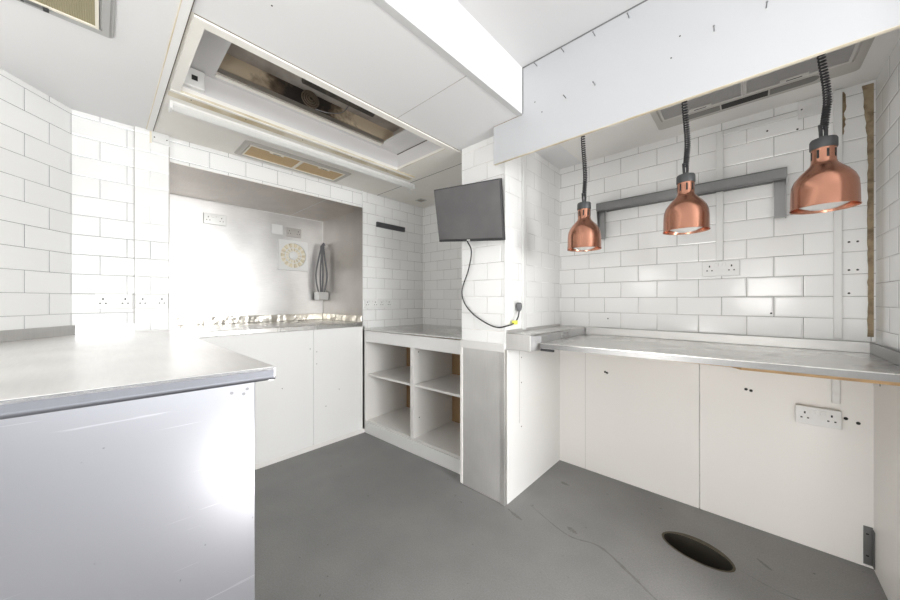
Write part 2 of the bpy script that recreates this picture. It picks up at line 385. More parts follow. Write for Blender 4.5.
def scuff(pts, w):
    b = BM(); P = smooth_path([(x, y, 0) for x, y in pts], 6); prev = None
    for i, p in enumerate(P):
        q = P[min(i + 1, len(P) - 1)] - P[max(i - 1, 0)]; q.normalize(); ww = w * (0.35 + 0.65 * random.random()) * (0.3 + math.sin(PI * (i + 0.5) / len(P)))
        a, c = b.verts.new((p.x - q.y * ww, p.y + q.x * ww, 0.0005)), b.verts.new((p.x + q.y * ww, p.y - q.x * ww, 0.0005))
        if prev: b.faces.new((prev[0], prev[1], c, a))
        prev = (a, c)
    obj('scuff_mark', b, SCUFF, fl)
scuff([(-0.96, 1.75), (-0.70, 1.66), (-0.55, 1.69), (-0.40, 1.62), (-0.28, 1.55), (-0.16, 1.50)], 0.007)
scuff([(-1.04, 1.63), (-0.98, 1.61), (-0.93, 1.60)], 0.012)
scuff([(-0.72, 1.72), (-0.69, 1.71), (-0.66, 1.70)], 0.014)
scuff([(0.03, 2.12), (0.06, 2.09), (0.08, 2.07)], 0.008)
scuff([(-0.93, 2.12), (-0.90, 2.11), (-0.87, 2.11)], 0.014)
scuff([(-0.05, 1.98), (0.10, 1.94), (0.22, 1.95), (0.34, 1.91)], 0.003)

# left walls
SX, SY, SL = 0.773, -0.633, 0.5
c1 = (XM + SX * SL, -0.1 + SY * SL)
nx, ny = -0.633 * 0.08, -0.773 * 0.08
struct('wall_left', prism(BM(), [(XM, -0.1), c1, (c1[0] + nx, c1[1] + ny), (XM + nx - 0.05, -0.1 + ny)], 0, CZ), T_SPLAY)
bm = BM()
box(bm, XM - 0.08, XM, -0.1, 0.137, 0, CZ)
struct('wall_left_main', bm, T_LEFT)
struct('wall_left_band', box(BM(), XM - 0.08, XM, A0, A1, AT + 0.004, CZ), T_BAND)
chase = struct('wall_left_chase', box(BM(), XM - 0.08, XM + 0.016, 0.137, A0 - 0.004, 1.0, CZ), T_CHASE)
obj('joint', box(BM(), XM, XM + 0.0165, 0.1345, 0.137, 1.05, 2.235), SEAMG, chase)
obj('joint', box(BM(), XM, XM + 0.0175, A0 - 0.004, A0 + 0.001, 1.05, 2.17), SEAMG, chase)
obj('rust_stain', box(BM(), XM + 0.0155, XM + 0.0175, 0.200, 0.209, 2.165, 2.236), YELLOW, chase)
struct('wall_nook_left', box(BM(), XM - 0.08, XM, A1 + 0.004, YB, 0, CZ), T_NOOK_L)
struct('wall_nook_back', box(BM(), XM - 0.08, XP0, YB, YB + 0.08, 0, CZ), T_NOOK_B)
struct('wall_rear_left', box(BM(), c1[0] - 0.08, c1[0], -4.2, c1[1], 0, CZ), WHITE)
# pillar
pil = struct('wall_pillar', box(BM(), XP0, XP1 - 0.004, YP, YB, 0.0, CZ), T_PIL)
obj('pillar_side_tiles', box(BM(), XP1 - 0.004, XP1, YP + 0.001, YB, 0.93, CZ), T_PILS, pil)
obj('steel_panel', box(BM(), XP0 + 0.012, XP1 - 0.03, YP - 0.006, YP, 0.004, 0.915), STEEL_PAN, pil)
obj('edge_strip', box(BM(), XP0 - 0.004, XP0 + 0.012, YP - 0.012, YP, 0.012, 0.915), PANEL, pil)
obj('corner_strip', box(BM(), XP1 - 0.03, XP1 + 0.003, YP - 0.008, YP + 0.02, 0.0, 0.93), steel_mat('corner_steel', (0.66, 0.65, 0.63), 0.5), pil, 0.002)
obj('ledge_strip', box(BM(), XP0 - 0.002, XP1, YP - 0.010, YP, 0.915, 0.965), mat('ledge_grey', (0.66, 0.65, 0.63), 0.4), pil, 0.002)
obj('corner_bead', box(BM(), XP1 - 0.006, XP1 + 0.002, YP - 0.002, YP + 0.006, 0.97, 2.03), PLASTIC, pil)
sp = struct('wall_pillar_panel', box(BM(), XP1, XP1 + 0.006, YP + 0.02, YB, 0.0, 0.93), WHITE)
obj('joint', box(BM(), XP1 + 0.006, XP1 + 0.0066, 1.800, 1.803, 0.45, 0.93), SEAMG, sp)
for z in (0.86, 0.70, 0.42):
    obj('screw', box(BM(), XP1 + 0.006, XP1 + 0.008, 1.822, 1.828, z, z + 0.006), HOLE, sp)
# back wall of the pass, tiles above and white boards below
wb = struct('wall_back', box(BM(), XP1, XR + 0.08, YB, YB + 0.08, 0, CZ), T_BACK)
holes = [(0.352, 1.505), (0.378, 1.505), (0.352, 1.372), (0.378, 1.372), (0.352, 1.262), (0.075, 2.13), (0.185, 2.10), (0.09, 1.16), (-0.72, 1.10)]
for x, z in holes:
    obj('screw_hole', lathe(BM(), [(0.0045, -0.001), (0.0045, 0.001)], 10), HOLE, wb)
    h = COL.objects[-1] if False else bpy.data.objects[-1]
for o, (x, z) in zip([c for c in wb.children if c.name.startswith('screw_hole')], holes):
    o.location = (x, YB - 0.0005, z); o.rotation_euler = (PI / 2, 0, 0)
boards = struct('wall_back_lower', box(BM(), XP1 + 0.006, -0.212, YB - 0.012, YB, 0, 0.965), PANEL)
box_b = struct('wall_back_lower_right', box(BM(), -0.208, XR, YB - 0.012, YB, 0, 0.965), PANEL)
obj('joint', box(BM(), -0.872, -0.870, YB - 0.0125, YB - 0.012, 0, 0.93), SEAMG, boards)
for par, x, z in ((boards, -0.735, 0.727), (boards, -0.722, 0.722), (box_b, -0.008, 0.742), (box_b, 0.012, 0.738), (box_b, 0.341, 0.668), (box_b, 0.378, 0.655)):
    o = obj('screw_hole', lathe(BM(), [(0.0075, -0.001), (0.0075, 0.001)], 8), HOLE, par); o.location = (x, YB - 0.0125, z); o.rotation_euler = (PI / 2, 0, 0)
# right wall of the niche and the room beyond the frame
wr = struct('wall_right', box(BM(), XR, XR + 0.08, YH, YB, 0, CZ), T_RIGHT)
rp = struct('wall_right_lower', box(BM(), XR - 0.008, XR, YH + 0.03, YB - 0.012, 0, 0.965), PANEL)
o = obj('screw_hole', box(BM(), XR - 0.0090, XR - 0.0078, 2.295, 2.302, 0.855, 0.872), HOLE, rp)
struct('wall_front_right', box(BM(), XR, 5.0, YH - 0.05, YH, 0, CH), WHITE)
struct('wall_rear', box(BM(), c1[0] - 0.08, 5.0, -4.28, -4.2, 0, CH), WHITE)
bm = BM()
for a in ((-4.2, 1.5, 0, 1.1), (-4.2, 1.5, 2.3, CH), (-4.2, -1.9, 1.1, 2.3), (1.42, 1.5, 1.1, 2.3)): box(bm, 5.0, 5.1, *a)
struct('wall_window_side', bm, WHITE)
bm = BM()
for y in (-1.9, -0.26, 1.37): box(bm, 5.01, 5.07, y, y + 0.05, 1.1, 2.3)
for z in (1.1, 2.25): box(bm, 5.01, 5.07, -1.85, 1.37, z, z + 0.05)
struct('window_1', bm, PLASTIC)

# dropped ceiling: boards around the recess
RX0, RX1, RY0, RY1, RZ = -2.005, -1.475, 0.262, 1.567, 2.36
bm = BM()
box(bm, XF - 0.53, XF, -4.2, YB, CZ, CZ + 0.02)
box(bm, c1[0] - 0.5, XF - 0.53, -4.2, 0.214, CZ, CZ + 0.02)
ceil = struct('ceiling', bm, CEIL)
bm = BM()
box(bm, XM, RX0, 0.214, 1.812, CZ, CZ + 0.02); box(bm, RX0, XF - 0.53, 0.214, RY0, CZ, CZ + 0.02)
box(bm, RX1, XF - 0.53, RY0, RY1, CZ, CZ + 0.02); box(bm, RX0, XF - 0.53, RY1, 1.812, CZ, CZ + 0.02)
box(bm, XM, XF - 0.53, 1.816, YB, CZ, CZ + 0.02)
cc = struct('ceiling_cream', bm, CREAM)
# recess walls and its higher ceiling with the open slot
SX0, SX1, SY0, SY1 = -1.935, -1.60, 0.392, 1.384
bm = BM()
box(bm, RX0 - 0.012, RX0, RY0, RY1, CZ + 0.02, RZ); box(bm, RX1, RX1 + 0.012, RY0, RY1, CZ + 0.02, RZ)
box(bm, RX0, RX1, RY0 - 0.012, RY0, CZ + 0.02, RZ); box(bm, RX0, RX1, RY1, RY1 + 0.012, CZ + 0.02, RZ)
box(bm, RX0 - 0.012, SX0, RY0 - 0.012, RY1 + 0.012, RZ, RZ + 0.012)
box(bm, SX1, RX1 + 0.012, RY0 - 0.012, RY1 + 0.012, RZ, RZ + 0.012)
box(bm, SX0, SX1, RY0 - 0.012, SY0, RZ, RZ + 0.012); box(bm, SX0, SX1, SY1, RY1 + 0.012, RZ, RZ + 0.012)
struct('ceiling_recess', bm, mat('recess_grey', (0.68, 0.67, 0.67), 0.5))
bm = BM()
box(bm, SX0 - 0.06, SX0, SY0 - 0.1, SY1 + 0.1, RZ + 0.012, 2.475)
struct('ceiling_void_wall', bm, SOOT)
bm = BM()
box(bm, SX0 - 0.2, SX1 + 0.2, SY0 - 0.15, SY1 + 0.15, 2.475, 2.485)
box(bm, SX1 + 0.1, SX1 + 0.12, SY0 - 0.1, SY1 + 0.1, RZ + 0.012, 2.475)
box(bm, SX0, SX1 + 0.1, SY0 - 0.1, SY0 - 0.09, RZ + 0.012, 2.475); box(bm, SX0, SX1 + 0.1, SY1 + 0.09, SY1 + 0.1, RZ + 0.012, 2.475)
struct('ceiling_void', bm, VOID)
# high ceiling, fascia of the dropped ceiling
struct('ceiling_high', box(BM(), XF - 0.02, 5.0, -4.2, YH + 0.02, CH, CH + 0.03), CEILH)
struct('ceiling_niche', box(BM(), XF, XR + 0.08, YH + 0.018, YB, CZ, CZ + 0.02), mat('niche_ceiling', (0.83, 0.815, 0.79), 0.6))
fas = struct('trim_1', box(BM(), XF - 0.02, XF, -4.2, YH, CZ + 0.02, CH), WHITE)
obj('corner_angle', box(BM(), XF - 0.03, XF + 0.001, -4.2, YH, CZ - 0.003, CZ), GREY_LIP, fas)
# ceiling joints and cover strips
tr = struct('trim_2', box(BM(), -2.60, -1.2, 0.187, 0.214, CZ - 0.006, CZ), WHITE)
for y in (0.1855, 0.2145): obj('joint', box(BM(), -2.60, -1.2, y - 0.0015, y + 0.0015, CZ - 0.0065, CZ), YELLOW if y < 0.2 else SEAM, tr)
tr = struct('trim_3', box(BM(), -1.475, -1.435, 0.225, 2.0, CZ - 0.010, CZ), CREAM)
obj('joint', box(BM(), -1.435, -1.432, 0.225, 1.64, CZ - 0.0015, CZ), SEAM, tr)
tr = struct('trim_4', box(BM(), -2.03, -1.475, 0.225, 0.262, CZ - 0.010, CZ), CREAM)
tr = struct('trim_5', box(BM(), -2.085, -2.005, 0.225, 1.75, CZ - 0.008, CZ), YELLOW)
obj('rail', box(BM(), -2.03, -2.012, 0.225, 1.75, CZ - 0.012, CZ - 0.008), CREAM, tr)
tr = struct('trim_6', box(BM(), XM, -1.41, 1.812, 1.816, CZ - 0.001, CZ + 0.01), SEAM)
tr = struct('trim_7', box(BM(), -1.43, XF - 0.03, 1.118, 1.121, CZ - 0.001, CZ), SEAMG)
tr = struct('trim_8', box(BM(), -2.006, -1.475, RY1 - 0.003, RY1, CZ - 0.001, CZ), YELLOW)
tr = struct('trim_9', box(BM(), -2.002, -1.475, RY1 - 0.004, RY1, RZ - 0.004, RZ), SEAM)
tr = struct('trim_10', box(BM(), SX0 - 0.004, SX0 + 0.012, SY0, SY1, RZ - 0.006, RZ + 0.02), steel_mat('slot_rail', (0.5, 0.47, 0.42), 0.5))
obj('rail', box(BM(), SX0 - 0.035, SX0 - 0.012, SY0, SY1, RZ - 0.008, RZ), CREAM, tr)
o = obj('screw', lathe(BM(), [(0.003, -0.001), (0.003, 0.0)], 8), HOLE, ceil); o.location = (-1.20, 0.40, CZ - 0.0003)
for y in (0.31, 0.55, 0.86, 1.2, 1.5):
    o = obj('screw', lathe(BM(), [(0.003, -0.001), (0.003, 0.0)], 8), HOLE, cc); o.location = (-2.05, y, CZ - 0.0085)

# pass header: L-shaped board under and beside the dropped ceiling, with driven screws
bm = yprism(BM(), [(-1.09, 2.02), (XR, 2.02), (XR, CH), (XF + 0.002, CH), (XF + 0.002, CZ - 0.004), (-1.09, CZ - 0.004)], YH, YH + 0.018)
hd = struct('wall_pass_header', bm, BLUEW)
obj('raw_edge', box(BM(), -1.09, XR, YH + 0.001, YH + 0.017, 2.0185, 2.02), YELLOW, hd)
obj('joint', box(BM(), -1.09, XF, YH + 0.001, YH + 0.016, CZ - 0.004, CZ - 0.0005), mat('brown_gap', (0.25, 0.16, 0.08), 0.8), hd)
obj('joint', box(BM(), XF, XF + 0.005, YH - 0.003, YH, CZ, CH), JOINT, hd)
obj('joint', box(BM(), XF, XR, YH - 0.003, YH, CH - 0.005, CH), JOINT, hd)
for x, z in ((-0.814, 2.458), (-0.669, 2.456), (-0.521, 2.454), (-0.379, 2.453), (-0.234, 2.45), (-0.521, 2.226), (-0.659, 2.224), (-0.093, 2.235), (0.046, 2.236)):
    b = BM(); tube(b, [(x, YH + 0.001, z), (x + 0.001, YH - 0.030, z - 0.001)], 0.0019, 8); tube(b, [(x + 0.001, YH - 0.030, z - 0.001), (x + 0.001, YH - 0.032, z - 0.001)], 0.0035, 8)
    obj('screw', b, SCREWM, hd)
for x, z in ((-0.826, 2.274), (-0.786, 2.206), (-0.198, 2.274), (-0.227, 2.202)):
    o = obj('screw_hole', lathe(BM(), [(0.003, -0.0008), (0.003, 0.0008)], 8), HOLE, hd); o.location = (x, YH, z); o.rotation_euler = (PI / 2, 0, 0)

# stripped corner strip and trunking on the back wall
bm = BM()
n = 60; L_, R_ = [], []
for k in range(n + 1):
    z = 1.06 + (2.225 - 1.06) * k / n
    wob = 0.003 * random.uniform(-1, 1); top = 0.016 * max(0, (k - 46) / 14)
    L_.append((0.407 - top + wob * 0.6, z)); R_.append((0.4235, z))
for k in range(n):
    a, b, c, d = L_[k], R_[k], R_[k + 1], L_[k + 1]
    f = [bm.verts.new((x, YB - 0.007, z)) for x, z in (a, b, c, d)]; g = [bm.verts.new((x, YB, z)) for x, z in (a, b, c, d)]
    bm.faces.new(f); bm.faces.new((f[0], f[3], g[3], g[0])); bm.faces.new((f[1], g[1], g[2], f[2]))
tag(obj('mortar_strip', bm, BARE), 'ragged brown strip of bare mortar in the corner beside the right wall', 'mortar strip')
bm = BM()
for k in range(14):
    za, zb = 2.02 + 0.0145 * k, 2.02 + 0.0145 * (k + 1)
    if k == 0: wa = 0.004
    wb_ = 0.003 + 0.010 * random.random()
    v = [bm.verts.new(p) for p in ((0.331, YB - 0.004, za), (0.331 + wa, YB - 0.004, za), (0.331 + wb_, YB - 0.004, zb), (0.331, YB - 0.004, zb))]; bm.faces.new(v)
    q = [bm.verts.new(p) for p in ((0.331 + wa, YB - 0.004, za), (0.331 + wa, YB, za), (0.331 + wb_, YB, zb), (0.331 + wb_, YB - 0.004, zb))]; bm.faces.new(q)
    wa = wb_
tag(obj('mortar_smear', bm, BARE), 'brown mortar smear beside tall white trunking near the ceiling', 'mortar smear')

def trunk(name, label, x0, x1, y0, y1, z0, z1, m=PLASTIC):
    return tag(obj(name, box(BM(), x0, x1, y0, y1, z0, z1), m, bev=0.003), label, 'trunking')
trunk('cable_trunking', 'vertical white trunking running down to the double socket above the pass', -0.135, -0.103, YB - 0.016, YB, 1.455, 2.19)
trunk('cable_trunking', 'horizontal white trunking under the ceiling joining the blank plate', -0.103, 0.186, YB - 0.014, YB, 2.165, 2.19)
trunk('cable_trunking', 'vertical white trunking near the bare mortar corner, ceiling to steel top', 0.303, 0.330, YB - 0.018, YB, 1.045, 2.235)
t_ = tag(obj('cable_trunking', box(BM(), 0.296, 0.322, YB - 0.032, YB - 0.012, 0.735, 0.95), PLASTIC_W, bev=0.003), 'short white trunking under the pass above the lower socket', 'trunking')
t_ = trunk('cable_trunking', 'vertical white trunking on the bright side of the tiled pillar', XP1, XP1 + 0.016, 1.835, 1.872, 1.04, 2.19)

# ------------------------------------------------------------------ electrical plates
def socket(loc, rotz, label, w=0.148, h=0.088, m=PLASTIC, group='double sockets', depth=0.010, backbox=0.0):
    """local x to the right, -y out of the wall, z up; origin at the plate's centre on the wall"""
    t = thing('double_socket', label, 'socket', loc, rotz, group)
    if backbox:
        obj('back_box', box(BM(), -w / 2 + 0.002, w / 2 - 0.002, -backbox, 0, -h / 2 + 0.002, h / 2 - 0.002), m, t, 0.002)
    f = -backbox
    obj('faceplate', box(BM(), -w / 2, w / 2, f - depth, f, -h / 2, h / 2), m, t, 0.003)
    for s in (-1, 1):
        obj('switch', box(BM(), s * 0.016 - 0.008, s * 0.016 + 0.008, f - depth - 0.004, f - depth + 0.001, h * 0.14, h * 0.36), m, t, 0.0015)
        b = BM(); c = s * w * 0.29; y = f - depth
        box(b, c - 0.003, c + 0.003, y - 0.0006, y + 0.002, h * 0.10, h * 0.22)
        for q in (-1, 1): box(b, c + q * 0.011 - 0.0035, c + q * 0.011 + 0.0035, y - 0.0006, y + 0.002, -h * 0.16, -h * 0.09)
        obj('outlet', b, HOLE, t)
    return t
socket((-0.116, YB, 1.410), 0, 'white double socket above the pass counter at the foot of the trunking', 0.166, 0.086)
socket((0.2495, YB - 0.012, 0.662), 0, 'white surface mounted double socket below the pass counter', 0.150, 0.088, PLASTIC_W, backbox=0.028)
socket((XM, 0.055, 1.222), PI / 2, 'white double socket on left tiles, left one of the pair above the steel counter', 0.150, 0.084)
socket((XM + 0.016, 0.212, 1.222), PI / 2, 'white double socket on the tiled chase, right one of the pair', 0.145, 0.084)
socket((XA, 0.678, 1.930), PI / 2, 'steel faced double socket standing alone high on the steel splashback', 0.165, 0.092, steel_mat('plate_steel', (0.62, 0.62, 0.60), 0.35))
socket((XA, 1.340, 1.915), PI / 2, 'steel faced double socket above the extractor fan', 0.150, 0.092, steel_mat('plate_steel_dark', (0.52, 0.50, 0.48), 0.35))
socket((XM, 1.745, 1.196), PI / 2, 'white double socket low on the nook tiles, nearest the steel alcove', 0.150, 0.088)
socket((XM, 1.905, 1.196), PI / 2, 'white double socket low on the nook tiles, nearer the inner corner', 0.150, 0.088)
sw = thing('light_switch', 'white square switch plate above the fan on the steel splashback', 'switch', (XA, 1.182, 1.925), PI / 2)
obj('faceplate', box(BM(), -0.052, 0.052, -0.010, 0, -0.048, 0.048), PLASTIC, sw, 0.003)
obj('rocker', box(BM(), -0.012, 0.012, -0.014, -0.009, -0.02, 0.02), PLASTIC, sw, 0.002)
bp = thing('blank_plate', 'stained white blank plate at the top of the tiled chase', 'blank plate', (XM + 0.016, 0.249, 2.203), PI / 2)
obj('faceplate', box(BM(), -0.038, 0.040, -0.008, 0, -0.028, 0.030), PLASTIC_W, bp, 0.002)
for s in (-1, 1): obj('screw', box(BM(), s * 0.028 - 0.003, s * 0.028 + 0.003, -0.0095, -0.007, -0.003, 0.003), HOLE, bp)
bp = thing('blank_plate', 'white blank plate under the niche ceiling where the trunking ends', 'blank plate', (0.224, YB, 2.190), 0)
obj('faceplate', box(BM(), -0.038, 0.048, -0.010, 0, -0.042, 0.042), PLASTIC_W, bp, 0.002)
obj('screw', box(BM(), -0.028, -0.022, -0.012, -0.009, -0.003, 0.003), HOLE, bp)
sp = thing('switched_spur', 'white spur plate with dark square hole in the ceiling recess corner', 'spur plate', (RX0, 0.312, 2.305), PI / 2)
obj('faceplate', box(BM(), -0.040, 0.040, -0.030, 0, -0.040, 0.048), PLASTIC, sp, 0.003)
obj('cable_hole', box(BM(), -0.012, 0.012, -0.0308, -0.028, -0.008, 0.016), HOLE, sp)
ss = thing('single_socket', 'white single socket on pillar side holding the dark plug', 'socket', (XP1, 1.755, 1.185), PI / 2)
obj('faceplate', box(BM(), -0.043, 0.043, -0.009, 0, -0.043, 0.043), PLASTIC, ss, 0.003)
obj('switch', box(BM(), 0.022, 0.034, -0.013, -0.008, 0.012, 0.034), PLASTIC, ss, 0.001)

# ------------------------------------------------------------------ steel alcove
al = tag(obj('splashback_sheet', box(BM(), XA - 0.004, XA, A0, A1, 1.0, AT), STEEL_BACK), 'large bright steel splashback sheet on the back of the cooking alcove', 'splashback')
obj('corner_bead', box(BM(), XA, XA + 0.005, A1 - 0.005, A1, 1.086, AT), PLASTIC, al)
obj('corner_bead', box(BM(), XA, XA + 0.005, A0, A1 - 0.005, AT - 0.005, AT), PLASTIC, al)
tag(obj('splashback_sheet', box(BM(), XA, XM + 0.002, A1, A1 + 0.004, 1.0, AT), STEEL_SIDE), 'steel sheet lining the right side of the cooking alcove beside the flex loops', 'splashback')
tag(obj('splashback_sheet', box(BM(), XA, XM + 0.002, A0 - 0.004, A0, 1.0, AT), STEEL_SIDE), 'steel sheet lining the left side of the cooking alcove behind the tiled chase', 'splashback')
so = tag(obj('soffit_sheet', box(BM(), XA, XM + 0.002, A0, A1, AT, AT + 0.004), STEEL_SOFF), 'steel soffit sheet closing the top of the cooking alcove under the tile band', 'soffit')
obj('joint_strip', box(BM(), XA, XM, 1.30, 1.306, AT - 0.001, AT), PLASTIC, so)
ac = thing('steel_worktop', 'steel worktop with crumpled foil edged upstand inside the cooking alcove', 'worktop', (-3.0, 0.97, 1.0))
obj('top', box(BM(), XA, XM + 0.012, A0 + 0.001, A1 - 0.001, 0.985, 1.022), STEEL_TOP, ac, 0.004, world=True)
obj('upstand', box(BM(), XA, XA + 0.012, A0 + 0.001, A1 - 0.013, 1.022, 1.085), FOIL, ac, 0.003, world=True)
obj('upstand', box(BM(), XA + 0.012, XM, A1 - 0.012, A1 - 0.001, 1.022, 1.085), FOIL, ac, 0.003, world=True)
p1 = struct('wall_alcove_panel', box(BM(), XM - 0.02, XM, 0.28, 1.191, 0.0, 0.985), WHITE)
p2 = struct('wall_alcove_panel_right', box(BM(), XM - 0.02, XM, 1.194, A1 + 0.028, 0.0, 0.985), WHITE)
for par, y, z in ((p2, 1.22, 0.80), (p2, 1.22, 0.70), (p1, 1.165, 0.83), (p2, 1.42, 0.45), (p1, 0.95, 0.55), (p2, 1.30, 0.33)):
    o = obj('screw', lathe(BM(), [(0.0035, -0.0006), (0.0035, 0.0006)], 8), HOLE, par); o.location = (XM, y, z); o.rotation_euler = (0, PI / 2, 0)
struct('baseboard_left', box(BM(), XM, XM + 0.008, 0.27, A1 + 0.02, 0, 0.035), PANEL)

# extractor fan: square frame, round grille of radial blades
fn = thing('extractor_fan', 'square white wall fan with round yellowed grille on the steel splashback', 'fan', (XA, 1.330, 1.680), PI / 2)
def sqr(a, w, h):
    c, q = math.cos(a), math.sin(a); k = min(w / 2 / max(abs(c), 1e-6), h / 2 / max(abs(q), 1e-6)); return (k * c, k * q)
AN = [2 * PI * (k + 0.5) / 64 for k in range(64)] 
AN = sorted(AN + [math.atan2(0.15, 0.1425), PI - math.atan2(0.15, 0.1425), PI + math.atan2(0.15, 0.1425), 2 * PI - math.atan2(0.15, 0.1425)])
obj('frame', ring_plate(BM(), [sqr(a, 0.285, 0.30) for a in AN], [(0.124 * math.cos(a), 0.124 * math.sin(a)) for a in AN], 0, 0.03), PLASTIC, fn)
fr = fn.children[0]; fr.rotation_euler = (PI / 2, 0, 0)
o = obj('back_plate', box(BM(), -0.13, 0.13, -0.012, -0.001, -0.13, 0.13), CREAMPL, fn)
o = obj('hub', lathe(BM(), [(0.042, 0), (0.042, 0.026), (0.036, 0.03)], 28), PLASTIC, fn, smooth=True); o.rotation_euler = (PI / 2, 0, 0)
b = BM()
for k in range(14):
    a = 2 * PI * k / 14; d = 0.13
    p = [(0.045 * math.cos(a), 0.045 * math.sin(a)), (0.122 * math.cos(a - d), 0.122 * math.sin(a - d)), (0.122 * math.cos(a + d), 0.122 * math.sin(a + d))]
    prism(b, p, 0.012, 0.022)
o = obj('grille', b, GRILLE, fn); o.rotation_euler = (PI / 2, 0, 0)
o = obj('grille_ring', ring_plate(BM(), [(0.082 * math.cos(2 * PI * k / 40), 0.082 * math.sin(2 * PI * k / 40)) for k in range(40)], [(0.074 * math.cos(2 * PI * k / 40), 0.074 * math.sin(2 * PI * k / 40)) for k in range(40)], 0.012, 0.024), PLASTIC, fn); o.rotation_euler = (PI / 2, 0, 0)

# cable loops on a steel outlet box in the alcove corner
cb = thing('cooker_outlet', 'steel outlet box with grey flex loops hanging in the alcove corner', 'outlet', (XA + 0.10, A1 - 0.06, 1.26))
obj('outlet_box', box(BM(), -0.045, 0.045, -0.06, 0.055, -0.03, 0.055), steel_mat('box_steel', (0.42, 0.42, 0.41), 0.4), cb, 0.004)
for s, tip in ((-1, 0.03), (-0.2, 0.02), (0.25, 0.01), (1, 0.0)):
    pts = [(s * 0.030, -0.02, 0.05), (s * 0.052, -0.02, 0.16), (s * 0.056, -0.015, 0.26), (s * 0.030, 0.0, 0.42), (s * 0.012, 0.02, 0.55 - tip), (s * 0.014, 0.03, 0.572 - tip), (s * 0.02, 0.045, 0.55 - tip)]
    pts = [(p[0] * 0.5 - p[1] * 0.6, p[0] * 0.8 + p[1] * 0.5, p[2]) for p in pts]
    obj('flex', tube(BM(), smooth_path(pts), 0.0085, 8), CABLEG, cb, smooth=True)

# ------------------------------------------------------------------ near steel counter
NZ = 1.047
nc = thing('steel_counter', 'large near steel counter with scuffed steel front and bright top', 'counter', (-1.6, -0.4, 0))
e0, e1 = (-0.962, 0.330), (-1.107, -1.15)
outline = [e0, (XM + 0.004, 0.308), (XM + 0.004, -0.096), (c1[0] + 0.004, c1[1] + 0.002), (c1[0] + 0.004, -1.15), e1]
obj('worktop', prism(BM(), outline, NZ - 0.012, NZ), STEEL_LIT, nc, 0.003, world=True)
d = Vector((e1[0] - e0[0], e1[1] - e0[1], 0)).normalized(); nrm = Vector((-d.y, d.x, 0))
if nrm.x < 0: nrm = -nrm
def off(p, a, z): return (p[0] + nrm.x * a, p[1] + nrm.y * a, z)
b = BM()
tube(b, [off(e0, -0.010, NZ - 0.028), off(e1, -0.010, NZ - 0.028)], 0.0105, 14)
prism(b, [off(e0, 0, 0)[:2], off(e1, 0, 0)[:2], off(e1, -0.004, 0)[:2], off(e0, -0.004, 0)[:2]], NZ - 0.028, NZ - 0.002)
obj('rolled_edge', b, steel_mat('edge_steel', (0.20, 0.205, 0.225), 0.52, (1, 20, 1), 0.06, 0.0), nc, smooth=True, world=True)
b = BM(); prism(b, [(e0[0], e0[1]), (XM + 0.02, 0.308), (XM + 0.02, 0.304), (e0[0], e0[1] - 0.004)], NZ - 0.03, NZ - 0.004)
tube(b, [(e0[0] - 0.004, e0[1] - 0.010, NZ - 0.030), (XM + 0.03, 0.300, NZ - 0.030)], 0.010, 10)
obj('end_edge', b, STEEL, nc, smooth=True, world=True)
pf0 = (-0.993, 0.289); pf1 = (e1[0] - 0.022, -1.12)
obj('front_panel', prism(BM(), [pf0, pf1, (pf1[0] - 0.01, pf1[1]), (pf0[0] - 0.01, pf0[1])], 0, NZ - 0.013), STEEL_FRONT, nc, 0.002, world=True)
obj('end_panel', prism(BM(), [(pf0[0] - 0.01, pf0[1]), (pf0[0] - 0.01, pf0[1] - 0.01), (-2.58, 0.262), (-2.58, 0.272)], 0, NZ - 0.013), WHITE, nc, world=True)
for y, z in ((0.235, 0.985), (0.262, 0.978), (0.27, 0.99)):
    tt = (pf0[1] - y) / (pf0[1] - pf1[1]); xx = pf0[0] + (pf1[0] - pf0[0]) * tt
    o = obj('screw', lathe(BM(), [(0.004, -0.001), (0.004, 0.0012)], 10), SCREWM, nc); o.location = (xx + 1.6, y + 0.4, z); o.rotation_euler = (0, PI / 2, 0)
b = BM(); box(b, XM + 0.002, XM + 0.014, -0.09, A0 + 0.01, NZ, NZ + 0.05)
obj('upstand', b, STEEL, nc, 0.002, world=True)
q0 = (XM + 0.002, -0.098); q1 = c1
b = prism(BM(), [(q0[0] + 0.0013, q0[1] + 0.0015), (q1[0] + 0.0013, q1[1] + 0.0015), (q1[0] + 0.009, q1[1] + 0.012), (q0[0] + 0.009, q0[1] + 0.012)], NZ, NZ + 0.05)
obj('upstand', b, STEEL_PAN, nc, 0.002, world=True)

# ------------------------------------------------------------------ open cabinet in the nook
ca_rot = math.radians(2.6)
cb = thing('open_cabinet', 'white open cupboard with two bays of shelves under a steel top', 'cabinet', (-2.626, 1.688, 0), ca_rot)
W, D = 1.20, 0.50
XL = 0.62           # divider centre (local x)
for x in (0, W - 0.018): obj('side_panel', box(BM(), x, x + 0.018, 0, D, 0.0, 0.95), PANEL, cb, 0.001)

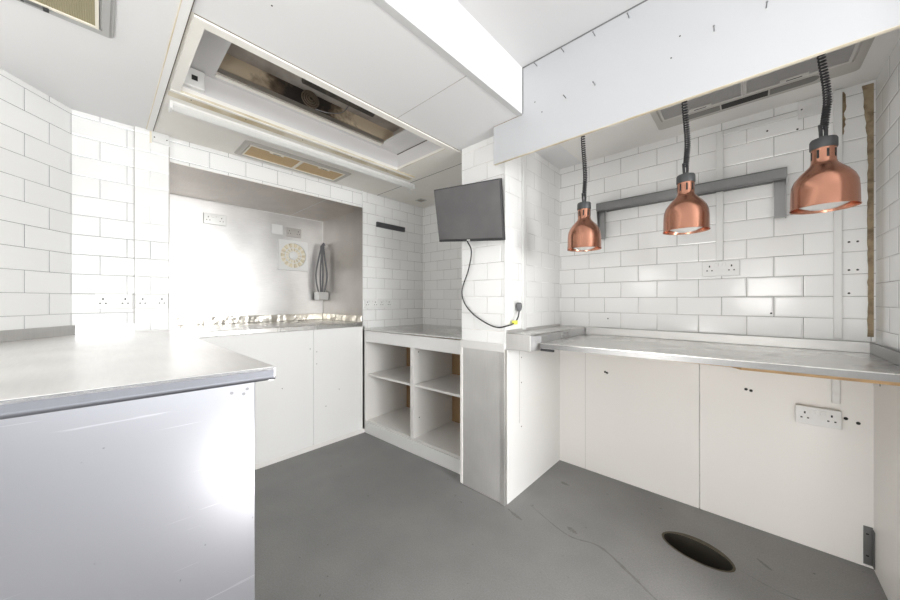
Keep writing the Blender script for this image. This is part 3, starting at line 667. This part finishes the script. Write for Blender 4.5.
obj('divider', box(BM(), XL - 0.018, XL + 0.022, 0.001, D - 0.012, 0.10, 0.85), PANEL, cb, 0.001)
obj('bottom_panel', box(BM(), 0.018, W - 0.018, 0.004, D - 0.012, 0.095, 0.113), PANEL, cb)
obj('back_panel', box(BM(), 0.018, W - 0.018, D - 0.010, D - 0.002, 0.095, 0.93), HARDB, cb)
obj('apron', box(BM(), -0.002, W, -0.018, 0.0, 0.845, 0.945), WHITE, cb, 0.002)
obj('plinth', box(BM(), 0.0, W, -0.018, -0.001, 0.0, 0.100), WHITE, cb, 0.002)
obj('face_strip', box(BM(), -0.002, 0.020, -0.018, -0.001, 0.10, 0.845), PANEL, cb, 0.001)
obj('shelf', box(BM(), 0.019, XL - 0.018, 0.012, D - 0.012, 0.525, 0.543), PANEL, cb, 0.001)
obj('shelf', box(BM(), XL + 0.022, W - 0.019, 0.012, D - 0.012, 0.530, 0.548), PANEL, cb, 0.001)
obj('peg_hole', box(BM(), XL + 0.0215, XL + 0.0225, 0.05, 0.06, 0.80, 0.808), HOLE, cb)
obj('peg_hole', box(BM(), XL + 0.0215, XL + 0.0225, 0.06, 0.07, 0.26, 0.268), HOLE, cb)
b = prism(BM(), [(-2.626, 1.660), (XP0 - 0.002, 1.720), (XP0 - 0.002, YB - 0.002), (-2.626, YB - 0.002)], 0.952, 0.968)
obj('worktop', b, STEEL_TOP, cb, 0.003, world=True)
# stub under the upstand of tiles at the back
tag(obj('knife_rack', box(BM(), XM, XM + 0.020, 1.80, 2.145, 1.934, 1.982), KNIFE, bev=0.003), 'black magnetic knife bar on the nook tiles', 'knife rack')

# ------------------------------------------------------------------ television and its cable
tv = thing('television', 'black flat television tilted forward on the tiled pillar', 'television', (-1.25, 1.50, 1.752))
TVW, TVH = 0.512, 0.333
M = Matrix.Rotation(-0.027, 4, 'Z') @ Matrix.Rotation(0.258, 4, 'X') @ Matrix.Rotation(0.108, 4, 'Y')
def tvp(name, bm, m, bev=0.0, sm=False):
    bmesh.ops.transform(bm, matrix=M, verts=bm.verts); return obj(name, bm, m, tv, bev, sm)
tvp('bezel', box(BM(), -TVW / 2, TVW / 2, 0, 0.022, -TVH / 2, TVH / 2), BEZEL, 0.003)
tvp('screen', box(BM(), -TVW / 2 + 0.006, TVW / 2 - 0.006, -0.0012, 0.001, -TVH / 2 + 0.016, TVH / 2 - 0.006), SCREEN)
tvp('rear_housing', prism(BM(), [(-0.16, 0.022), (0.16, 0.022), (0.14, 0.042), (-0.14, 0.042)], -0.10, 0.08), BEZEL, 0.002)
tvp('badge', box(BM(), -0.012, 0.012, -0.0014, 0.001, -TVH / 2 + 0.005, -TVH / 2 + 0.011), PLASTIC)
b = BM(); tube(b, [(0.02, 0.035, 0.0), (0.03, 0.143, 0.0)], 0.014, 12); box(b, -0.03, 0.09, 0.135, 0.1445, -0.06, 0.06)
obj('wall_bracket', b, BEZEL, tv)
pc = thing('power_cable', 'black cable from the television to a plug on the pillar side', 'cable', (XP1 + 0.02, 1.755, 1.165))
path = [(-1.285, 1.548, 1.60), (-1.292, 1.60, 1.54), (-1.335, 1.625, 1.43), (-1.392, 1.628, 1.30), (-1.375, 1.628, 1.215), (-1.30, 1.628, 1.14), (-1.19, 1.625, 1.085), (-1.105, 1.62, 1.065), (-1.055, 1.64, 1.075), (-1.040, 1.70, 1.09), (-1.036, 1.738, 1.125), (-1.036, 1.752, 1.165)]
obj('cord', tube(BM(), smooth_path(path, 10), 0.0042, 8), BLACK, pc, smooth=True, world=True)
obj('plug', lathe(BM(), [(0.008, -0.028), (0.015, -0.018), (0.019, 0.0), (0.018, 0.018), (0.010, 0.026)], 16, (XP1 + 0.030, 1.755, 1.188)), mat('plug_grey', (0.13, 0.13, 0.135), 0.5), pc, smooth=True, world=True)
b = box(BM(), -1.052, -1.028, 1.693, 1.722, 1.082, 1.106)
obj('tag', b, YELTAG, pc, 0.002, world=True)

# ------------------------------------------------------------------ pass counter and ledge
PZ = 0.985
pcn = thing('pass_counter', 'long steel topped serving counter under the copper heat lamps', 'counter', (-0.2, 2.1, 0.95))
FL, FR = (-0.868, 1.690), (XR - 0.010, 1.795)
obj('worktop', prism(BM(), [FL, FR, (XR - 0.010, YB - 0.002), (-0.868, YB - 0.002)], PZ - 0.004, PZ), STEEL_TOP, pcn, world=True)
obj('front_lip', prism(BM(), [FL, FR, (FR[0], FR[1] + 0.006), (FL[0], FL[1] + 0.006)], PZ - 0.028, PZ - 0.003), STEEL_DULL, pcn, world=True)
obj('plywood_core', prism(BM(), [(-0.76, 1.81), (-0.05, 1.81), (-0.02, 1.772), (FR[0], FR[1] + 0.004), (FR[0], YB - 0.013), (-0.76, YB - 0.013)], PZ - 0.040, PZ - 0.004), WOOD, pcn, world=True)
obj('upstand', box(BM(), -0.868, XR - 0.010, YB - 0.012, YB - 0.001, PZ, PZ + 0.050), STEEL_MID, pcn, 0.002, world=True)
obj('upstand', box(BM(), XR - 0.018, XR - 0.008, 1.80, YB - 0.012, PZ, PZ + 0.050), STEEL_DULL, pcn, 0.002, world=True)
obj('support_bar', tube(BM(), [(-0.86, 1.685, PZ - 0.035), (-0.795, 1.72, PZ - 0.04)], 0.007, 8), BEZEL, pcn, world=True)
lg = thing('steel_ledge', 'small folded steel ledge along the pillar beside the serving counter', 'ledge', (-0.97, 2.0, 0.93))
obj('front_face', box(BM(), XP1 + 0.002, -0.905, 1.652, 1.664, 0.935, 1.030), STEEL_PAN, lg, 0.003, world=True)
obj('ledge_top', prism(BM(), [(XP1 + 0.002, 1.654), (-0.905, 1.654), (-0.872, 2.398), (XP1 + 0.002, 2.398)], 1.024, 1.032), STEEL_TOP, lg, world=True)
obj('side_face', prism(BM(), [(-0.905, 1.654), (-0.872, 1.72), (-0.872, 2.398), (-0.880, 2.398), (-0.880, 1.73), (-0.913, 1.662)], 0.94, 1.026), STEEL, lg, 0.002, world=True)
obj('back_rim', box(BM(), XP1 + 0.001, XP1 + 0.006, 1.66, 2.398, 1.030, 1.048), STEEL_PAN, lg, world=True)
# corner bracket at the floor
br = thing('corner_bracket', 'grey folded metal bracket at the foot of the right corner', 'bracket', (0.41, YB - 0.014, 0))
obj('plate', box(BM(), 0.392, XR - 0.010, YB - 0.0155, YB - 0.0125, 0.012, 0.188), STEEL_DULL, br, 0.001, world=True)
obj('flange', box(BM(), XR - 0.0125, XR - 0.0085, YB - 0.040, YB - 0.0155, 0.012, 0.180), STEEL_DULL, br, 0.001, world=True)
for z in (0.05, 0.15): obj('screw', box(BM(), 0.400, 0.408, YB - 0.017, YB - 0.015, z, z + 0.006), HOLE, br, world=True)

# overhead rail bracket on the back wall
rl = thing('wall_rail', 'steel channel rail on two legs, fixed above the pass behind the lamps', 'rail', (-0.31, YB - 0.03, 1.90))
b = BM(); xa, xb = -0.775, 0.145; ya = YB - 0.075
box(b, xa, xb, ya, ya + 0.003, 1.848, 1.898); box(b, xa, xb, ya, YB - 0.001, 1.895, 1.898); box(b, xa, xb, ya + 0.012, ya + 0.014, 1.842, 1.86)
obj('channel', b, STEEL_DULL, rl, world=True)
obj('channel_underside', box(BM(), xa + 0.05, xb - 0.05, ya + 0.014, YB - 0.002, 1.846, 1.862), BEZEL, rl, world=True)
for x0, x1 in ((xa, xa + 0.045), (xb - 0.045, xb)):
    b = BM(); box(b, x0, x1, YB - 0.030, YB - 0.027, 1.655, 1.85)
    xs = x0 if x0 == xa else x1 - 0.003
    yprism_pts = [(YB - 0.075, 1.895), (YB - 0.001, 1.895), (YB - 0.001, 1.655), (YB - 0.030, 1.655)]
    a = [b.verts.new((xs, y, z)) for y, z in yprism_pts]; c = [b.verts.new((xs + 0.003, y, z)) for y, z in yprism_pts]
    b.faces.new(a); b.faces.new(c[::-1])
    for i in range(4): b.faces.new((a[i], c[i], c[(i + 1) % 4], a[(i + 1) % 4]))
    obj('leg', b, STEEL_DULL, rl, world=True)

# ------------------------------------------------------------------ copper heat lamps
LY = 1.75
def heat_lamp(x, zr, label):
    """origin at the rim's centre"""
    t = thing('heat_lamp', label, 'heat lamp', (x, LY, zr), 0, 'copper heat lamps over the pass')
    R = 0.0835
    prof = [(R + 0.002, 0.0), (R, 0.006), (R - 0.001, 0.060), (R - 0.003, 0.085), (R - 0.010, 0.106), (R - 0.024, 0.127), (0.043, 0.145), (0.034, 0.156), (0.031, 0.168), (0.031, 0.213)]
    inner = [(r - 0.0016, z + 0.0004) for r, z in prof][::-1]
    sh = obj('shade', lathe(BM(), prof + inner, 56, close=True), COPPER, t, smooth=True)
    b = BM()
    for k in range(8):
        a = 2 * PI * (k + 0.3) / 8; ca, sa = math.cos(a), math.sin(a); w = 0.0032
        p = [(0.0316 * ca - w * -sa * 1, 0.0316 * sa - w * ca * 1), (0.0316 * ca + w * -sa, 0.0316 * sa + w * ca), (0.0300 * ca + w * -sa, 0.0300 * sa + w * ca), (0.0300 * ca - w * -sa, 0.0300 * sa - w * ca)]
        prism(b, p, 0.175, 0.204)
    obj('vent_slot', b, HOLE, sh)
    obj('cap', lathe(BM(), [(0.0335, 0.211), (0.0345, 0.214), (0.0345, 0.240), (0.0320, 0.246), (0.010, 0.247), (0.009, 0.256)], 32), CAPGREY, t, smooth=True)
    obj('bulb', lathe(BM(), [(0.010, 0.185), (0.022, 0.15), (0.052, 0.085), (0.067, 0.048), (0.068, 0.030), (0.060, 0.012), (0.034, 0.000), (0.008, -0.004)], 32), BULB, t, smooth=True)
    top = CZ - zr
    # coiled flex: tight below, opening towards the ceiling, with a slight sway
    pts = []; z = 0.285; ph = 0.0
    def sway(q): return 0.006 * math.sin((q - 0.25) * 13) * min(1, (q - 0.25) * 8) * (1 if x < 0 else 1.5)
    while z < top - 0.02:
        u = (z - 0.285) / (top - 0.305); pitch = 0.0085 + 0.009 * u * u
        rr = 0.0088
        pts.append((sway(z) + rr * math.cos(ph), rr * math.sin(ph), z)); ph += 2 * PI / 9; z += pitch / 9
    obj('coiled_cord', tube(BM(), pts, 0.0031, 6), BLACK, t, smooth=True)
    b = BM()
    tube(b, [(0.005, 0, 0.25), (0.006, 0.002, 0.275), (sway(0.30), 0.004, 0.31), (sway(0.36), 0, 0.36)], 0.0055, 8)
    tube(b, [(-0.006, 0, 0.25), (-0.007, -0.002, 0.275), (-0.009, 0, 0.30)], 0.005, 8)
    obj('cord', b, BLACK, t, smooth=True)
    obj('ceiling_mount', lathe(BM(), [(0.045, top - 0.022), (0.050, top - 0.018), (0.050, top - 0.0005)], 28), CAPGREY, t, smooth=True)
    return t
heat_lamp(-0.642, 1.500, 'copper heat lamp nearest the tiled pillar, smallest in the photo')
heat_lamp(-0.2015, 1.533, 'middle copper heat lamp of the three over the pass')
heat_lamp(0.198, 1.557, 'copper heat lamp nearest the right wall, largest in the photo')

# ------------------------------------------------------------------ ceiling hood inserts (local x along length, +y towards lights side, z down is negative)
def hood(loc, rotz, label, L, Wd, fm, filt, trim, strip=False, switch=False):
    t = thing('extractor_hood', label, 'extractor hood', loc, rotz, 'built-in extractor hoods in the ceiling')
    o = rrect(L, Wd, 0.018); i = rrect(L - 0.075, Wd - (0.15 if strip else 0.075), 0.003)
    sh = -0.037 if strip else 0.0
    i = [(x, y + sh) for x, y in i]
    o2 = rrect(L - 0.02, Wd - 0.02, 0.014)
    ring_b = ring_plate(BM(), o, i, -0.006, -0.0005)
    obj('frame', ring_b, fm, t, 0.002)
    obj('frame_lip', ring_plate(BM(), o2, [(x * 1.02, (y - sh) * 1.03 + sh) for x, y in i], -0.011, -0.006), fm, t, 0.002)
    fl, fw = (L - 0.075) / 2, Wd - (0.15 if strip else 0.075)
    for s in (-1, 1):
        f = obj('filter', box(BM(), (s * fl / 2) - fl / 2 + 0.003, (s * fl / 2) + fl / 2 - 0.003, sh - fw / 2 + 0.003, sh + fw / 2 - 0.003, -0.0075, -0.001), filt, t)
        cxx = s * fl / 2
        R_ = [(cxx + a * (fl / 2 - 0.001), sh + c * (fw / 2 - 0.001)) for a, c in ((1, 1), (-1, 1), (-1, -1), (1, -1))]
        I_ = [(cxx + a * (fl / 2 - 0.010), sh + c * (fw / 2 - 0.010)) for a, c in ((1, 1), (-1, 1), (-1, -1), (1, -1))]
        obj('filter_edge', ring_plate(BM(), R_, I_, -0.012, -0.001), trim, f)
        hb = BM(); yy = sh + (fw / 2 - 0.020) * (1 if strip else -1)
        box(hb, cxx - 0.045, cxx + 0.045, yy - 0.011, yy + 0.011, -0.014, -0.007)
        h_ = obj('latch', hb, trim, f, 0.002)
        obj('latch_slot', box(BM(), cxx - 0.025, cxx + 0.025, yy - 0.003, yy + 0.003, -0.0146, -0.0135), DKGREY, f)
    if strip:
        y0 = Wd / 2 - 0.066; hw = 0.0265
        def stad(x0, x1, lr, rr_):
            p = []
            if rr_: p += [(x1 - hw + hw * math.cos(a), y0 + hw * math.sin(a)) for a in [math.radians(-90 + 18 * k) for k in range(11)]]
            else: p += [(x1, y0 - hw), (x1, y0 + hw)]
            if lr: p += [(x0 + hw + hw * math.cos(a), y0 + hw * math.sin(a)) for a in [math.radians(90 + 18 * k) for k in range(11)]]
            else: p += [(x0, y0 + hw), (x0, y0 - hw)]
            return p
        obj('lamp_lens', prism(BM(), stad(-0.25, -0.092, True, False), -0.0125, -0.010), LENS, t)
        obj('lamp_opening', prism(BM(), stad(-0.086, 0.086, False, False), -0.0125, -0.010), DKGREY, t)
        obj('lamp_lens', prism(BM(), stad(0.092, 0.25, False, True), -0.0125, -0.010), LENS, t)
    if switch:
        s = obj('slide_switch', box(BM(), L * 0.5 - 0.215, L * 0.5 - 0.155, Wd / 2 - 0.042, Wd / 2 - 0.024, -0.0135, -0.010), STEEL_DULL, t)
        obj('button', box(BM(), L * 0.5 - 0.168, L * 0.5 - 0.155, Wd / 2 - 0.042, Wd / 2 - 0.024, -0.018, -0.0135), BEZEL, s)
        obj('button', box(BM(), L * 0.5 - 0.215, L * 0.5 - 0.208, Wd / 2 - 0.042, Wd / 2 - 0.026, -0.016, -0.0135), BEZEL, s)
    return t
# rot pi/2: local x -> +Y, local y -> -X
hood((-1.665, -0.335, CZ), PI / 2, 'grey framed extractor hood with olive mesh on the left ceiling, nearest the camera', 0.742, 0.275, GREYMET, FILT_OLIVE, CREAMPL, switch=True)
hood((-2.455, 0.993, CZ), PI / 2, 'extractor hood with tan mesh filters in the ceiling above the cooking alcove', 0.745, 0.27, PALEMET, FILT_TAN, CREAMPL)
hood((-0.015, 2.10, CZ), 0, 'grey extractor hood with dark lamp slot in ceiling behind the pass header', 0.745, 0.30, PALEMET, FILT_GREY, mat('grey_trim', (0.62, 0.60, 0.57), 0.4), strip=True)

# batten light
bt = thing('fluorescent_batten', 'long white ribbed batten light on the ceiling beside the recess', 'light', (-2.165, 1.05, CZ))
obj('spine', box(BM(), -0.028, 0.028, -0.81, 0.81, -0.014, 0), PLASTIC, bt, 0.002)
bx = [(-0.028 + 0.056 * k / 16, -0.014 - 0.026 * math.sin(PI * (0.12 + 0.76 * k / 16)) + (0.0015 if k % 2 else 0)) for k in range(17)]
b = yprism(BM(), [(-0.028, -0.012)] + bx + [(0.028, -0.012)], -0.80, 0.80)
obj('diffuser', b, DIFF, bt)
for s in (-1, 1): obj('end_cap', box(BM(), -0.030, 0.030, s * 0.805 - 0.006, s * 0.805 + 0.006, -0.042, 0), PLASTIC, bt, 0.003)

# coiled hose end and wire in the roof void
hs = thing('coiled_hose', 'sooty coiled hose end and loose wire inside the ceiling recess', 'hose', (SX0 + 0.02, 0.85, 2.425))
b = BM()
for k, r in enumerate((0.050, 0.038, 0.026, 0.014)):
    tube(b, [(0.004 * k, r * math.cos(2 * PI * q / 28), r * 0.9 * math.sin(2 * PI * q / 28)) for q in range(29)], 0.0045, 8)
obj('coil', b, mat('sooty_hose', (0.13, 0.10, 0.07), 0.7), hs, smooth=True)
obj('wire', tube(BM(), smooth_path([(0.0, 0.03, -0.045), (0.03, 0.10, -0.05), (0.05, 0.18, -0.02), (0.06, 0.22, 0.04)]), 0.003, 6), SCREWM, hs, smooth=True)
vd = tag(obj('duct_pipe', tube(BM(), [(SX0 + 0.16, SY0 + 0.36, 2.44), (SX0 + 0.16, SY1 - 0.19, 2.44)], 0.03, 16), mat('black_duct', (0.04, 0.035, 0.03), 0.8, noise=(20, 0.8, (0.10, 0.08, 0.06))), smooth=True), 'blackened pipe lying inside the ceiling recess', 'pipe')
cv = thing('ceiling_vent', 'small square grey vent in the cream ceiling near the nook corner', 'vent', (-2.43, 2.20, CZ))
obj('frame', ring_plate(BM(), rrect(0.09, 0.08, 0.006), rrect(0.07, 0.06, 0.003), -0.006, 0), STEEL_PAN, cv)
obj('grille', box(BM(), -0.036, 0.036, -0.031, 0.031, -0.003, -0.0005), mat('vent_brown', (0.28, 0.24, 0.19), 0.6), cv)

# ------------------------------------------------------------------ light
W_ = bpy.data.worlds.new('sky'); SC.world = W_; W_.use_nodes = True
bg = W_.node_tree.nodes['Background']; bg.inputs['Color'].default_value = (0.92, 0.96, 1.0, 1); bg.inputs['Strength'].default_value = 3.0
def area(name, loc, rot, sx, sy, power, col=(1, 1, 1)):
    l = bpy.data.lights.new(name, 'AREA'); l.shape = 'RECTANGLE'; l.size = sx; l.size_y = sy; l.energy = power; l.color = col
    o = bpy.data.objects.new(name, l); COL.objects.link(o); o.location = loc; o.rotation_euler = rot; return o
area('daylight_window', (4.98, -0.22, 1.7), (0, PI / 2, 0), 1.2, 3.2, 78, (0.96, 0.98, 1.0))
def lamp(name, loc, power, rad, col=(1, 0.985, 0.96)):
    l = bpy.data.lights.new(name, 'POINT'); l.energy = power; l.shadow_soft_size = rad; l.color = col
    o = bpy.data.objects.new(name, l); COL.objects.link(o); o.location = loc; return o
lamp('rear_fill', (0.2, -2.9, 1.35), 32, 0.35)  # unseen fill added behind the camera, no fitting in the room
lamp('rear_fill', (-1.5, -2.7, 1.6), 15, 0.3)  # second added fill behind the camera, further left
lamp('side_fill', (1.4, 1.1, 1.25), 58, 0.3)  # added fill right of frame, brightens the pillar side and left walls
lamp('floor_fill', (0.6, 0.45, 0.13), 8, 0.12)  # added source near the floor, makes the highlight on the steel front panel
lamp('low_fill', (-0.5, -1.4, 0.5), 42, 0.3)  # added low fill behind the camera, lifts ceilings and pass niche

# ------------------------------------------------------------------ camera
cam = bpy.data.cameras.new('camera'); co = bpy.data.objects.new('camera', cam); COL.objects.link(co)
cam.sensor_width = 36; cam.lens = 323 / 900 * 36; cam.clip_start = 0.02
co.location = (0, 0, 1.23); co.rotation_euler = (PI / 2, 0, math.atan(298 / 323))
SC.camera = co
vs = SC.view_settings
vs.view_transform = 'Standard'; vs.look = 'None'; vs.gamma = 1; vs.use_curve_mapping = False; vs.exposure = 0.78
